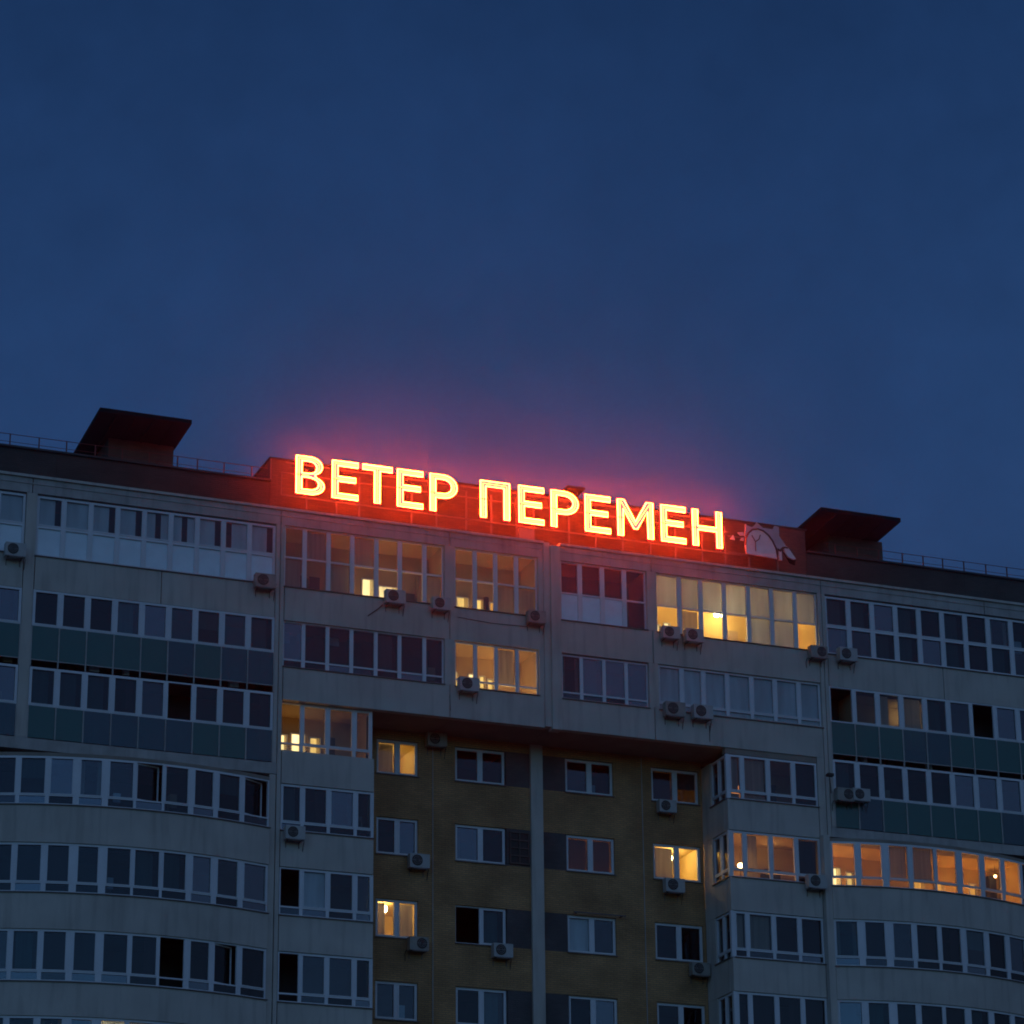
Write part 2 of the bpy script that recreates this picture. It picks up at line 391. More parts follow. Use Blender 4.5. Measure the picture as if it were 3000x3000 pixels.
def interior(x0, x1, z0, z1, y0=.26, y1=1.6, mat='inner', fl=None):
    """open-fronted shell of the loggia or room behind a window"""
    m = MB()
    m.quad((x0, y1, z0), (x1, y1, z0), (x1, y1, z1), (x0, y1, z1))
    m.quad((x0, y0, z1), (x1, y0, z1), (x1, y1, z1), (x0, y1, z1))
    m.quad((x0, y0, z0), (x1, y0, z0), (x1, y1, z0), (x0, y1, z0))
    m.quad((x0, y0, z0), (x0, y1, z0), (x0, y1, z1), (x0, y0, z1))
    m.quad((x1, y0, z0), (x1, y1, z0), (x1, y1, z1), (x1, y0, z1))
    return m.build('loggia_room', M[mat], B)
def lit(room, x0, x1, z0, z1, y=1.58, mat='warm', bars=0):
    MB().box(x0, x1, y-.02, y, z0, z1).build('lit_window', M[mat], room)
    f = MB(); t = .05
    f.box(x0-t, x0, y-.05, y, z0-t, z1+t); f.box(x1, x1+t, y-.05, y, z0-t, z1+t); f.box(x0, x1, y-.05, y, z1, z1+t)
    for k in range(bars):
        xx = x0+(x1-x0)*(k+1)/(bars+1); f.box(xx-.02, xx+.02, y-.06, y-.021, z0, z1)
    f.build('inner_frame', M['pvc'], room)
    # a pleated net curtain drawn over part of the opening
    c_ = MB(); n_ = 7; w_ = (x1-x0)*.45
    for q in range(n_): c_.quad((x1-w_*q/n_, y-.10-.03*(q % 2), z0-.02), (x1-w_*(q+1)/n_, y-.10-.03*((q+1) % 2), z0-.02), (x1-w_*(q+1)/n_, y-.10-.03*((q+1) % 2), z1), (x1-w_*q/n_, y-.10-.03*(q % 2), z1))
    c_.build('net_curtain', M['net'], room)
def lamp(room, x, y, z, r=.13, mat='bulb'):
    MB().ball((x, y, z), r).build('lamp_globe', M[mat], room)
    MB().tube([(x, y, z+r*.9), (x, y, z+.5)], .01).build('lamp_cord', M['acd'], room)

def added_fill_lamp(room, x, y, z, s='warm'):  # glowing cylinder hidden below sill level, added to brighten the room
    nm = 'fill_lamp_'+s
    if nm not in M: M[nm] = emit(nm, {'pale': (1, .68, .36), 'warm': (1, .58, .20), 'amber': (1, .42, .12), 'dim': (1, .50, .16)}[s], {'pale': 26., 'warm': 30., 'amber': 34., 'dim': 13.}[s])
    MB().tube([(x, y, z), (x, y, z+.22)], .14, n=10).build('fill_lamp_glow', M[nm], room)
    MB().tube([(x, y, z-.4), (x, y, z)], .015).build('fill_lamp_foot', M['acd'], room)
T = .30  # wall thickness
def wall(x0, x1, z0, z1, y0=0., y1=T, name='wall_panel', mat='plaster'):
    g_ = .016
    return box(name, M[mat], B, x0+g_, x1-g_, y0, y1, z0+.002, z1-.002)

XL, XR = -25.6, 26.0      # ends of the building
ZT = 43.34
CL, CR = -9.66, 11.90     # seams between the middle section and the wings
bay = [[-9.49, -8.72, -7.82, -6.92, -6.0, -5.1, -4.15, -3.42], [-3.0, -2.19, -1.38, -.56, .25],
       [1.18, 1.97, 2.87, 3.76, 4.62], [5.03, 6.0, 6.88, 7.86, 8.86, 9.83, 10.82, 11.72]]
LWX = [-18.53+.967*i for i in range(10)]                 # left wing upper columns
LWX2 = [-18.93-.967*i for i in range(6)][::-1]
RWX = [12.07+1.012*i for i in range(14)]
# ---- top row and parapet
PZ = 42.70
segs = [(-9.66, -3.21), (-3.21, .47), (1.10, 4.83), (4.83, 11.90)]
for a, b in segs: wall(a, b, PZ, 43.24, name='parapet_panel', mat='plaster2')
for a, b in ((XL, -18.73), (-18.73, CL), (CR, 19.0), (19.0, XR)): wall(a, b, PZ, 43.24, name='parapet_panel', mat='plaster2')
for a, b in ((XL, -17.4), (-17.4, CL), (CL, -3.2), (-3.2, .47), (1.10, 4.8), (4.8, CR), (CR, 18.8), (18.8, XR)):
    box('parapet_cap', M['plaster'], B, a+.004, b-.004, -.09, .5, 43.245, 43.34)
    box('parapet_lip', M['plaster2'], B, a+.004, b-.004, -.03, -.002, 43.02, 43.06)
# pillars, upper two rows
for zb, zt, nm in ((40.38, PZ, 'pillar'), (37.38, 39.10, 'pillar')):
    for a, b in ((-3.42, -3.0), (.25, .47), (1.10, 1.18), (4.62, 5.03)): wall(a, b, zb, zt, name=nm)
for a, b in ((-9.66, -9.49), (11.72, 11.90)): wall(a, b, 33.2, PZ, name='pillar') if False else None
wall(-9.66, -9.49, 36.15, PZ, name='pillar'); wall(11.72, 11.90, 36.15, PZ, name='pillar')
wall(-9.83, -9.66, 33.83, PZ, name='pillar'); wall(11.90, 12.07, 33.5, PZ, name='pillar')
wall(-18.93, -18.53, 33.83, PZ, name='pillar')
box('parapet_cap', M['plaster'], B, .48, 1.09, .305, .5, 43.2, 43.34)  # filler added behind the pilaster to block sign light through the gap
# spandrels of the middle section
for a, b in ((-9.49, -3.21), (-3.21, .47), (1.10, 4.83), (4.83, 11.72)):
    wall(a, b, 39.10, 40.38, name='spandrel_panel'); wall(a, b, 36.15, 37.38, name='spandrel_panel')
# central pilaster of two ribs
box('pilaster', M['plaster'], B, .47, .72, -.02, T, 36.20, 43.33)
box('pilaster', M['plaster'], B, .722, 1.098, -.12, T, 36.10, 43.20)
# spandrels of the wings under the top row
for a, b in ((XL, -18.93), (-18.53, -14.0), (-14.0, -9.83)): wall(a, b, 39.16, 40.40, name='spandrel_panel')
for a, b in ((12.07, 17.0), (17.0, XR)): wall(a, b, 39.02, 40.31, name='spandrel_panel')

# windows, top row
def f_lw(i, j):
    if j == 0: return 'frost'
    return ['blindgap', 'blind', 'blindgap', 'blindgap', 'blindmid', 'blindmid', 'blindgap', 'blindright', 'blindgap'][i]
window(st(LWX), 40.40, 42.66, (41.53,), f_lw, mw=.10, sash=.04, lower_sash=True)
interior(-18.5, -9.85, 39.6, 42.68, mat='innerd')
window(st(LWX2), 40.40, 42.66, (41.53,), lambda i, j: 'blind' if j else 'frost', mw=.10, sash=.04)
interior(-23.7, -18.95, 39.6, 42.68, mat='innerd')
def f_b1(i, j):
    if j == 1: return 'sheer' if i in (1, 3) else 'glass'
    return {0: 'sheer', 2: 'sheer', 6: 'sheer'}.get(i, 'glass')
window(st(bay[0]), 40.38, PZ, (41.53,), f_b1, mw=.16, sash=0, vary=False)
r = interior(-9.47, -3.44, 39.5, 42.72, y1=1.7)
r0_ = r
lit(r, -6.0, -5.55, 40.7, 41.62, 1.68, 'warmw'); lit(r, -5.35, -4.55, 40.7, 41.42, 1.68, 'warmw', 0)
[added_fill_lamp(r, x_, 1.0, 39.9, s_) for x_, s_ in ((-5.6, 'warm'), (-4.3, 'dim'))]
lit(r, -8.35, -8.22, 40.7, 41.5, 1.68, 'amber'); box('cupboard', M['acd'], r, -8.8, -8.4, 1.3, 1.67, 39.6, 41.35)
box('cupboard', M['acd'], r, -8.15, -7.75, 1.3, 1.67, 39.6, 41.35)
box('cupboard', M['acd'], r, -4.4, -4.05, 1.4, 1.67, 39.6, 41.2)
window(st(bay[1]), 40.38, PZ, (41.50,), lambda i, j: 'sheer' if (i, j) in ((2, 0), (3, 0)) else 'glass', mw=.16, sash=0, vary=False)
r = interior(-2.98, .23, 39.5, 42.72, y1=1.7)
[added_fill_lamp(r, x_, 1.0, 39.9, s_) for x_, s_ in ((-2.2, 'pale'), (-.6, 'dim'))]
lit(r, -2.85, -2.45, 40.7, 41.38, 1.68, 'warm'); lit(r, -2.3, -1.9, 40.7, 41.36, 1.68, 'warm'); lit(r, -1.55, -1.3, 40.7, 41.35, 1.68, 'warm'); lit(r, -1.0, -.7, 40.7, 41.3, 1.68, 'amber')
MB().tube([(-1.6, .5, 40.4), (-1.6, .5, 40.8), (-1.6, .5, 40.86), (-1.6, .5, 41.06)], .11).build('vase', M['acd'], r)
window(st(bay[2]), 40.38, PZ, (41.47,), lambda i, j: 'frost' if j == 0 and i < 3 else ('clear' if j else 'glass'), mw=.18, sash=0)
r = interior(1.2, 4.6, 39.5, 42.72, mat='innerd'); 
window(st(bay[3]), 40.36, PZ, (41.45,), lambda i, j: 'litblind' if j == 1 else {4: 'litblind', 5: 'litblind', 1: 'sheer'}.get(i, 'glass'), mw=.17, sash=0, vary=False)
r = interior(5.05, 11.7, 39.5, 42.72, y1=1.9, mat='innerw')
lamp(r, 7.95, 1.0, 41.72, .12); lamp(r, 8.42, 1.35, 41.85, .12)
[added_fill_lamp(r, x_, 1.0, 39.9, s_) for x_, s_ in ((5.9, 'pale'), (8.1, 'pale'), (10.9, 'dim'))]
lit(r, 5.75, 5.95, 40.8, 41.3, 1.88, 'warmw'); lit(r, 6.15, 6.35, 40.8, 41.4, 1.88, 'warmw'); lit(r, 9.6, 11.3, 40.6, 41.2, 1.88, 'warm')
lamp(r, 5.6, 1.1, 42.3, .09); lamp(r, 10.8, 1.2, 42.3, .09)
box('cupboard', M['inner'], r, 8.7, 9.1, 1.6, 1.87, 39.6, 41.35)
window(st(RWX), 40.31, 42.66, (41.46,), lambda i, j: ['glass', 'glass', 'teal', 'teal', 'glass', 'teal', 'drape', 'teal', 'glass'][(i+2*j) % 9], mw=.12, sash=.04, lower_sash=True)
interior(12.1, 25.2, 39.5, 42.70, mat='innerd')

# windows, second row, middle section
window(st(bay[0]), 37.38, 39.10, (37.67,), None, mw=.14, sash=.0)
for x_, w_ in ((-7.1, .5), (-3.95, .45)): box('shelf', M['soffit'], r0_, x_, x_+w_, 1.35, 1.67, 39.6, 41.9)
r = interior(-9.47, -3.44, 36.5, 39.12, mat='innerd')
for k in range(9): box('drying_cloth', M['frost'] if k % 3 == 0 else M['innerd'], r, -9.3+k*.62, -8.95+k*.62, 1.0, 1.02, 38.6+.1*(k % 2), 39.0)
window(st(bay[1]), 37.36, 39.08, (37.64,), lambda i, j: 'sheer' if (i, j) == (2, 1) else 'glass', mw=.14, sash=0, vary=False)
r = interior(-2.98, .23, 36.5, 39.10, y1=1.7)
[added_fill_lamp(r, x_, 1.0, 36.9, 'warm') for x_ in (-2.2, -.6)]
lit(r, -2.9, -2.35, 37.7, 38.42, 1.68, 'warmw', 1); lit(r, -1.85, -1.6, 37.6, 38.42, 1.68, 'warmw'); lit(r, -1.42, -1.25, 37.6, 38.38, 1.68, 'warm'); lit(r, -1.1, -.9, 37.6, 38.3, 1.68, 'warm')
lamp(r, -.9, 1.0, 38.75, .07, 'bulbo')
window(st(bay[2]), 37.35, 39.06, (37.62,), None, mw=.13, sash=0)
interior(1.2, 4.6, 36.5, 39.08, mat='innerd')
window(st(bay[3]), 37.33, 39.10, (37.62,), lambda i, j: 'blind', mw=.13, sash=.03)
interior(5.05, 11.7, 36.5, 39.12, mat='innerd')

# windows and green glass of the wings, rows two and three
def green(xs, zt, zb, seed, name='spandrel_glass'):
    q = random.Random(seed)
    fm = MB()
    for x in xs: fm.box(x-.022, x+.022, -.01, .05, zb-.26, zt)
    fm.box(xs[0], xs[-1], .0, .05, zb-.03, zb)
    root = fm.build('glass_parapet', M['plaster2'], B)
    for i in range(len(xs)-1):
        MB().box(xs[i]+.024, xs[i+1]-.024, .02, .035, zb+.002, zt-.004).build(name, M[q.choice(['glassg', 'glassg', 'glassg2'])], root)
        k = q.random()
        if k < .45:
            u = q.uniform(.15, .6); w_ = q.uniform(.15, .35)
            MB().box(xs[i]+.9*u, xs[i]+.9*u+w_, .35, .6, zb-.1, zb+q.uniform(.5, 1.0)).build('stored_goods', M[q.choice(['acd', 'inner', 'blind'])], root)
    return root
def wing(xs, zz, seed, fills2=None, fills3=None):
    (a0, a1, g1, b0, b1, g2) = zz
    x0, x1 = xs[0], xs[-1]
    window(st(xs), a1, a0, (), fills2, mw=.13, sash=.042, setb=.02, sill=False)
    green(xs, a1, g1, seed)
    window(st(xs), b1, b0, (), fills3, mw=.13, sash=.042, setb=.02, sill=False)
    green(xs, b1, g2, seed+5)
    interior(x0+.01, x1-.01, g1-.22, a0+.02, y0=.16, mat='innerd'); interior(x0+.01, x1-.01, g2-.0, b0+.02, y0=.16, mat='innerd')
    box('floor_slab', M['soffit'], B, x0, x1, .16, 1.6, g1-.26, g1-.225)
LZ = (39.16, 37.84, 36.63, 36.36, 34.97, 33.83)
RZ = (39.02, 37.62, 36.38, 36.14, 34.74, 33.52)
wing(LWX, LZ, 3, None, lambda i, j: {1: 'teal', 2: 'teal', 5: 'open'}.get(i, 'glass'))
wing(LWX2, LZ, 4)
wing(RWX, RZ, 9, lambda i, j: {0: 'open', 1: 'glass', 2: 'sheerhalf', 3: 'sheer', 4: 'teal', 6: 'open'}.get(i, 'glass'),
     lambda i, j: {0: 'teal'}.get(i, 'glass'))
r = interior(13.2, 16.3, 37.0, 38.95, y0=.5, y1=1.5, mat='inner')
lamp(r, 15.75, 1.1, 38.55, .04, 'bulb')
box('slab_edge', M['plaster2'], B, XL, -9.66, 0, 1.2, 33.40, 33.83)
box('slab_edge', M['plaster2'], B, 11.90, XR, 0, 1.2, 33.12, 33.52)

# overhang soffit over the recess
for a, b in ((-9.49, -3.1), (-3.1, .62), (.62, 5.2), (5.2, 11.72)):
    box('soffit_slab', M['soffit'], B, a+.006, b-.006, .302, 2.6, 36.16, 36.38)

# ---- curved lower wings
def bow(xs, fY, rows, fills, mws, xin, side):
    cols = []
    for i in range(len(xs)-1):
        x0, x1 = xs[i], xs[i+1]; y0, y1 = fY(x0), fY(x1)
        cols.append((Fr(x0, y0, x1-x0, y1-y0), 0., math.hypot(x1-x0, y1-y0)))
    zprev = rows[0][1]
    for k, (zs_, zt_) in enumerate(rows):
        window(cols, zs_, zt_, (zs_+.33,) if k < 4 else (), fills[k], mws=mws[k % len(mws)], sash=.035, setb=.06, trw=.05)
        znext = rows[k+1][1] if k+1 < len(rows) else zs_-4.2
        c = 0
        while c < len(cols):   # spandrel panels three columns wide
            m = MB(); e = min(c+3, len(cols))
            for q in range(c, e):
                fr, a, b = cols[q]; m.box(a, b, 0, .28, znext+.002, zs_-.037, fr)
            m.build('spandrel_panel', M['plaster'], B); c = e
        xa_ = [x for x in xs if fY(x) < .22]
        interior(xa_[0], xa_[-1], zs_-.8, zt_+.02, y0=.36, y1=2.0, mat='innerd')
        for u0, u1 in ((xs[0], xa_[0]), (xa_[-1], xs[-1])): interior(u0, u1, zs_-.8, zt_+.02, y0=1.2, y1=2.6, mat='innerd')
    m = MB()
    for fr, a, b in cols: m.box(a, b, .05, 1.0, rows[0][1]+.002, rows[0][1]+.12, fr)
    m.build('bay_roof', M['soffit'], B)
    return cols
LX = [-24.7, -23.7, -22.72, -21.74, -20.76, -19.78, -18.8, -17.84, -16.89, -15.92, -14.9, -13.9, -12.9, -11.98, -10.97, -9.92]
fL = lambda x: min(.9, -.85+.75*((x+14.4)/4.6)**2)
ms = [[.08, .1, .12, .22, .1, .26, .14, .14, .22, .22, .10, .10, .2, .18, .18, .1], [.1, .1, .2, .1, .1, .22, .14, .17, .25, .25, .1, .1, .2, .2, .2, .1]]
fillL = [lambda i, j: {11-1: 'ajar', 14: 'ajar', 12: 'drape'}.get(i, 'glass') if j else 'glass',
         lambda i, j: {7: 'drape', 11: 'teal', 6: 'glass'}.get(i, 'glass') if j else 'glass',
         lambda i, j: {7: 'drape', 8: 'drape', 11: 'open', 13: 'ajar', 6: 'teal'}.get(i, 'glass') if j else ('open' if i == 11 else 'glass'),
         lambda i, j: 'litblind' if i == 9 else 'glass']
bow(LX, fL, [(31.42, 33.12), (28.40, 30.10), (25.40, 27.15), (22.40, 24.24)], fillL, ms, 0, 'L')
r = interior(-16.6, -14.2, 22.0, 24.22, y0=-.35, y1=1.95, mat='innerw'); lamp(r, -15.4, .10, 23.9, .12, 'bulb')
RX_ = [11.70, 12.70, 13.75, 14.75, 15.80, 16.85, 17.92, 18.95, 19.92, 20.92, 21.94, 22.95, 23.97, 25.0]
fR = lambda x: min(.9, -.75+.60*((x-15.4)/3.9)**2)
fillR = [lambda i, j: 'sheer' if (i in (2, 3) and j) else ('clear' if i < 9 else 'glass'), lambda i, j: {1: 'drape', 3: 'drape', 4: 'drapehalf', 6: 'drape'}.get(i, 'glass') if j else 'glass',
         lambda i, j: {1: 'glass', 4: 'drape', 5: 'teal'}.get(i, 'glass') if j else 'glass', lambda i, j: 'glass']
mr = [[.1, .2, .26, .16, .08, .22, .2, .16, .1, .1, .1, .1, .1, .1], [.1, .24, .28, .16, .12, .2, .18, .18, .1, .1, .1, .1, .1, .1]]
bow(RX_, fR, [(31.20, 32.90), (28.20, 29.95), (25.20, 26.95), (22.2, 23.95)], fillR, mr, 0, 'R')
# warm lit loggia on the right wing
r = interior(11.75, 19.9, 30.6, 32.90, y0=.30, y1=1.8, mat='innerw')
[added_fill_lamp(r, x_, 1.0, 30.8, 'amber') for x_ in (12.5, 18.1)]
lit(r, 12.0, 12.5, 31.5, 32.45, 1.78, 'warmw', 1); lit(r, 12.58, 13.05, 31.5, 32.42, 1.78, 'warmw', 0); lit(r, 13.35, 13.6, 31.5, 32.3, 1.78, 'warm', 0); lit(r, 13.68, 13.95, 31.5, 32.3, 1.78, 'amber', 0)
lit(r, 16.2, 16.6, 31.4, 32.2, 1.78, 'amber'); lit(r, 17.1, 17.45, 31.4, 32.2, 1.78, 'amber'); lit(r, 18.6, 18.85, 31.4, 32.3, 1.78, 'amber')
lamp(r, 17.5, .8, 31.55, .09, 'bulbo'); lamp(r, 19.3, 1.0, 32.5, .05, 'bulbo')
box('cupboard', M['acd'], r, 19.2, 19.5, 1.3, 1.77, 30.7, 32.6)
# wall strips that close the curved wings against the bays
wall(-9.66, -9.49, 20.0, 36.15, name='pillar'); wall(11.72, 11.90, 33.12, 36.15, name='pillar')
wall(-9.92, -9.66, 20.0, 33.39, y0=.03, name='pillar'); wall(11.40, 11.70, 20.0, 33.11, y0=-.22, y1=1.8, name='pillar')
wall(11.40, 11.72, 33.11, 36.15, y0=0, name='pillar')

# ---- left and right square bays under the overhang
YB = 2.2   # face of the yellow brick recess
lb = [-9.47, -8.68, -7.72, -6.73, -6.10]
rb = [7.79, 8.32, 9.38, 10.42, 11.40]
# left bay
rowsL = [(34.34, 36.15), (31.42, 33.10), (28.42, 30.12), (25.40, 27.15), (22.40, 24.12)]
fb = [lambda i, j: 'open' if (i, j) == (0, 1) else 'glass', None,
      lambda i, j: {0: 'open', 1: 'blind'}.get(i, 'glass') if j else 'glass', lambda i, j: 'open' if i == 0 else 'glass', None]
for k, (a, b) in enumerate(rowsL):
    Y = .22 if k == 0 else .0
    window(st(lb, Y), a, b-.01, (a+.3,), fb[k], mw=.12, sash=.035, setb=.06, vary=k > 0)
    zb = rowsL[k+1][1] if k+1 < len(rowsL) else 0.
    wall(-9.49, -6.06, zb, a-.037, name='spandrel_panel')
    box('spandrel_panel', M['plaster'], B, -6.30, -6.062, .302, YB, zb+.002, a-.037)
    box('corner_post', M['pvc'], B, -6.10, -6.06, Y+.04, Y+.16, a, b-.01)
    window([(Fr(-6.07, Y+.16, 0, 1), 0, .9), (Fr(-6.07, Y+.16, 0, 1), .9, 1.8-Y)], a, b-.01, (a+.3,), None, mw=.12, sash=.035, setb=.0, sill=False)
    if k == 0:
        r = interior(-9.46, -6.2, 33.5, 36.12, y0=.5, y1=1.9)
        added_fill_lamp(r, -8.4, 1.0, 33.8, 'dim')
        lit(r, -9.0, -8.75, 34.6, 35.42, 1.88, 'warmw'); lit(r, -8.55, -8.08, 34.5, 35.5, 1.88, 'warmw'); lit(r, -7.85, -7.5, 34.5, 35.42, 1.88, 'warm')
        box('cupboard', M['acd'], r, -7.3, -7.1, 1.3, 1.7, 33.6, 35.35)
    else:
        r = interior(-9.46, -6.2, a-.8, b, y0=.3, y1=1.9, mat='innerd')
# right bay
rowsR = [(34.22, 35.92), (31.26, 33.02), (28.28, 30.0), (25.26, 27.03), (22.26, 24.0)]
fr_ = [lambda i, j: {0: 'sheer', 1: 'sheer', 3: 'drape'}.get(i, 'glass'), lambda i, j: {3: 'drape', 1: 'sheerhalf'}.get(i, 'glass'),
       lambda i, j: 'sheer' if j and i in (0, 1) else 'glass', lambda i, j: {1: 'drape', 3: 'drape'}.get(i, 'glass'), None]
box('lintel', M['soffit'], B, 7.65, 11.40, .05, .30, 35.93, 36.15)
for k, (a, b) in enumerate(rowsR):
    window(st(rb, .0), a, b-.01, (a+.29,), fr_[k], mw=.12, sash=.035, setb=.06, vary=k > 1)
    zb = rowsR[k+1][1] if k+1 < len(rowsR) else 0.
    wall(7.65, 11.40, zb, a-.037, name='spandrel_panel')
    box('spandrel_panel', M['plaster'], B, 7.652, 7.90, .302, YB, zb+.002, a-.037)
    box('corner_post', M['pvc'], B, 7.66, 7.79, .03, .16, a, b-.01)
    f = Fr(7.65, 1.72, 0, -1)
    window([(f, .30, .95), (f, .95, 1.56)], a, b-.01, (a+.29,), (lambda i, j: 'sheer') if k == 2 else None, mw=.1, sash=.035, setb=.06, sill=True)
    box('pillar', M['plaster'], B, 7.66, 7.9, 1.42, YB, a-.03, b)
    if k == 0:
        r = interior(7.95, 11.4, 33.4, 35.9, y0=.4, y1=1.9); lit(r, 8.1, 8.5, 34.6, 35.35, 1.88, 'amber'); lit(r, 8.7, 9.2, 34.6, 35.3, 1.88, 'amber')
        for o_ in r.children: 
            if o_.name.startswith('lit'): o_.data.materials[0] = M.setdefault('amberd', emit('dim_amber_window', (1, .36, .12), .8, 4))
        box('cupboard', M['acd'], r, 9.6, 10.3, 1.3, 1.7, 33.5, 35.3)
    elif k == 1:
        r = interior(7.95, 11.4, 30.5, 33.0, y0=.4, y1=1.9); lamp(r, 8.45, .75, 31.9, .10, 'bulbo'); added_fill_lamp(r, 9.9, 1.0, 30.8, 'amber')
        MB().tube([(8.45, .75, 30.6), (8.45, .75, 31.8)], .02).build('lamp_stand', M['acd'], r)
        lamp(r, 9.95, 1.2, 32.75, .05, 'bulbo'); box('cupboard', M['acd'], r, 9.7, 10.3, 1.2, 1.7, 30.6, 32.0)
    else: interior(7.95, 11.4, a-.8, b, y0=.3, y1=1.9, mat='innerd')

# ---- yellow brick recess
ywin = {'A': (-5.22, -3.62), 'B': (-2.20, -.24), 'C': (2.14, 4.06), 'D': (5.60, 7.54)}
yz = [(34.50, 35.80), (31.52, 32.90), (28.50, 29.90), (25.56, 26.93), (22.5, 23.9)]
xsb = sorted([v for w_ in ywin.values() for v in w_])
edges = [-6.05]+xsb+[7.65]
tops = 36.16
for k, (a, b) in enumerate(yz):
    for (x0, x1) in ((-6.05, -3.07), (-3.07, .74), (1.19, 5.2), (5.2, 7.65)):
        box('brick_wall', M['bricky'], B, x0+.004, x1-.004, YB, YB+.35, b+.001, tops)
    gap = [(-6.05, -5.22), (-3.62, -2.20), (-.24, .74), (1.19, 2.14), (4.06, 5.60), (7.54, 7.65)]
    for q, (x0, x1) in enumerate(gap):
        dark = q in (2, 3)
        if dark:
            box('grey_brick_panel', M['brickg'], B, x0+.03, x1-.004, YB+.01, YB+.35, a+.001, b)
        else: box('brick_wall', M['bricky'], B, x0, x1, YB, YB+.35, a+.001, b)
    tops = a
box('brick_wall', M['bricky'], B, -6.05, 7.65, YB, YB+.35, 0, tops)
box('pilaster', M['plaster'], B, .72, 1.19, YB-.12, YB+.1, 0, 36.15)
for x in (-3.07, 5.2): MB().tube([(x, YB-.02, 20), (x, YB-.02, 36.1)], .018).build('downpipe', M['plaster2'], B)
def room(x0, x1, z0, z1, mat, y0=YB+.36, y1=YB+3.2): return interior(x0, x1, z0, z1, y0, y1, mat)
yf = {(0, 'A'): lambda i, j: ['sheer', 'glass'][i], (1, 'C'): lambda i, j: 'reddrape', (0, 'D'): lambda i, j: ['drape', 'glass'][i],
      (2, 'A'): lambda i, j: ['sheerhalf', 'sheer'][i], (3, 'A'): None, (0, 'B'): None, (1, 'D'): lambda i, j: ['sheer', 'glass'][i],
      (2, 'B'): lambda i, j: ['open', 'teal'][i], (2, 'D'): lambda i, j: ['glass', 'drapehalf'][i], (2, 'C'): lambda i, j: 'blind' if i == 0 else 'glass'}
for k, (a, b) in enumerate(yz):
    for nm, (x0, x1) in ywin.items():
        xm = (x0+x1)/2+.02
        cf = Fr(0, YB)
        window([(cf, x0, xm), (cf, xm, x1)], a, b, (), yf.get((k, nm)), mw=.10, sash=.05, setb=.10, vary=(k, nm) not in ((0, 'A'), (2, 'A'), (1, 'D')))
        islit = (k, nm) in ((0, 'A'), (2, 'A'), (1, 'D'))
        rr = room(x0-.3, x1+.3, a-.9, b+.2, 'innerw' if islit else ('inner' if (k, nm) in ((1, 'C'), (0, 'D')) else 'innerd'))
        if (k, nm) == (0, 'A'): lamp(rr, x0+.9, YB+1.9, b-.1, .10)
        if (k, nm) == (2, 'A'): lamp(rr, x0+.75, YB+1.3, b-.05, .14, 'bulb')
        if (k, nm) == (1, 'D'): lamp(rr, x0+1.3, YB+1.5, b-.12, .16, 'bulb')
        if (k, nm) == (1, 'C'): added_fill_lamp(rr, x0+.9, YB+1.2, a-.45, 'amber')
        if (k, nm) == (0, 'D'): added_fill_lamp(rr, x0+.5, YB+1.6, a-.6, 'dim')
# ventilation grille beside a recess window
gr = MB()
for q in range(5): gr.box(-.10, .66, YB-.06, YB-.02, 31.58+q*.29, 31.63+q*.29)
for x in (-.10, .26, .62): gr.box(x, x+.04, YB-.061, YB-.02, 31.58, 32.79)
gr = gr.build('ventilation_grille', M['shaft'], B)
box('grille_back', M['acd'], gr, -.08, .64, YB-.015, YB+.005, 31.6, 32.77)
# wire-hung bracket above a recess window
MB().box(2.3, 4.35, YB-.25, YB-.20, 29.93, 29.97).box(2.4, 2.44, YB-.2, YB, 29.93, 29.97).box(4.2, 4.24, YB-.2, YB, 29.93, 29.97).build('clothes_bar', M['tin'], B)

# ---- roof level
box('roof_deck', M['roofm'], B, XL, XR, .3, 14.0, 43.0, 43.18)
for a, b in ((XL, -17.6), (-17.6, -9.67), (12.07, 19.0), (19.0, XR)):
    box('attic_wall', M['brickd'], B, a+.004, b-.004, 1.4, 1.75, 43.18, 44.86)
    box('attic_coping', M['cap'], B, a, b, 1.28, 1.85, 44.86, 44.93)
box('rooftop_block_wall', M['blockb'], B, -9.66, 12.06, 1.42, 5.4, 43.18, 45.78)
box('rooftop_block_coping', M['cap'], B, -9.72, 12.12, 1.36, 5.46, 45.78, 45.84)
for a, w_, nm in ((-9.64, .05, 'block_corner_trim'), (-9.0, .04, 'block_corner_trim')):
    box('corner_trim', M['steel'], B, a-.04, a+w_-.04, 1.37, 1.415, 44.94, 45.77) if a < -9.5 else None
box('roof_penthouse', M['brickd'], B, XL+.2, XR-.2, 1.752, 13.8, 43.18, 44.70)
MB().box(2.66, 3.02, 2.6, 3.2, 45.84, 46.6).build('roof_vent', M['cap'], B)
MB().box(2.45, 3.18, 2.3, 3.4, 46.62, 46.72).build('vent_cover', M['cap'], B)
box('gutter_ledge', M['cap'], B, -12.4, -11.1, 1.22, 1.4, 43.80, 43.86); box('gutter_ledge', M['cap'], B, 14.4, 15.1, 1.25, 1.4, 43.66, 43.72)
# rear and side masses down to the ground
box('side_wall', M['plaster'], B, XL, XL+.3, .5, 14.0, 0, 43.0); box('side_wall', M['plaster'], B, XR-.3, XR, .5, 14.0, 0, 43.0)
box('rear_wall', M['plaster'], B, XL, XR, 13.7, 14.0, 0, 43.0)
box('inner_core_wall', M['innerd'], B, XL+.3, XR-.3, 5.6, 5.8, 0, 43.0)
wall(XL, -24.7, 0, 33.4, y0=.8, y1=1.1); wall(25.0, XR, 0, 33.1, y0=.8, y1=1.1)
wall(XL, -23.77, 33.83, PZ); wall(25.23, XR, 33.52, PZ)
for z in (44.0,): pass
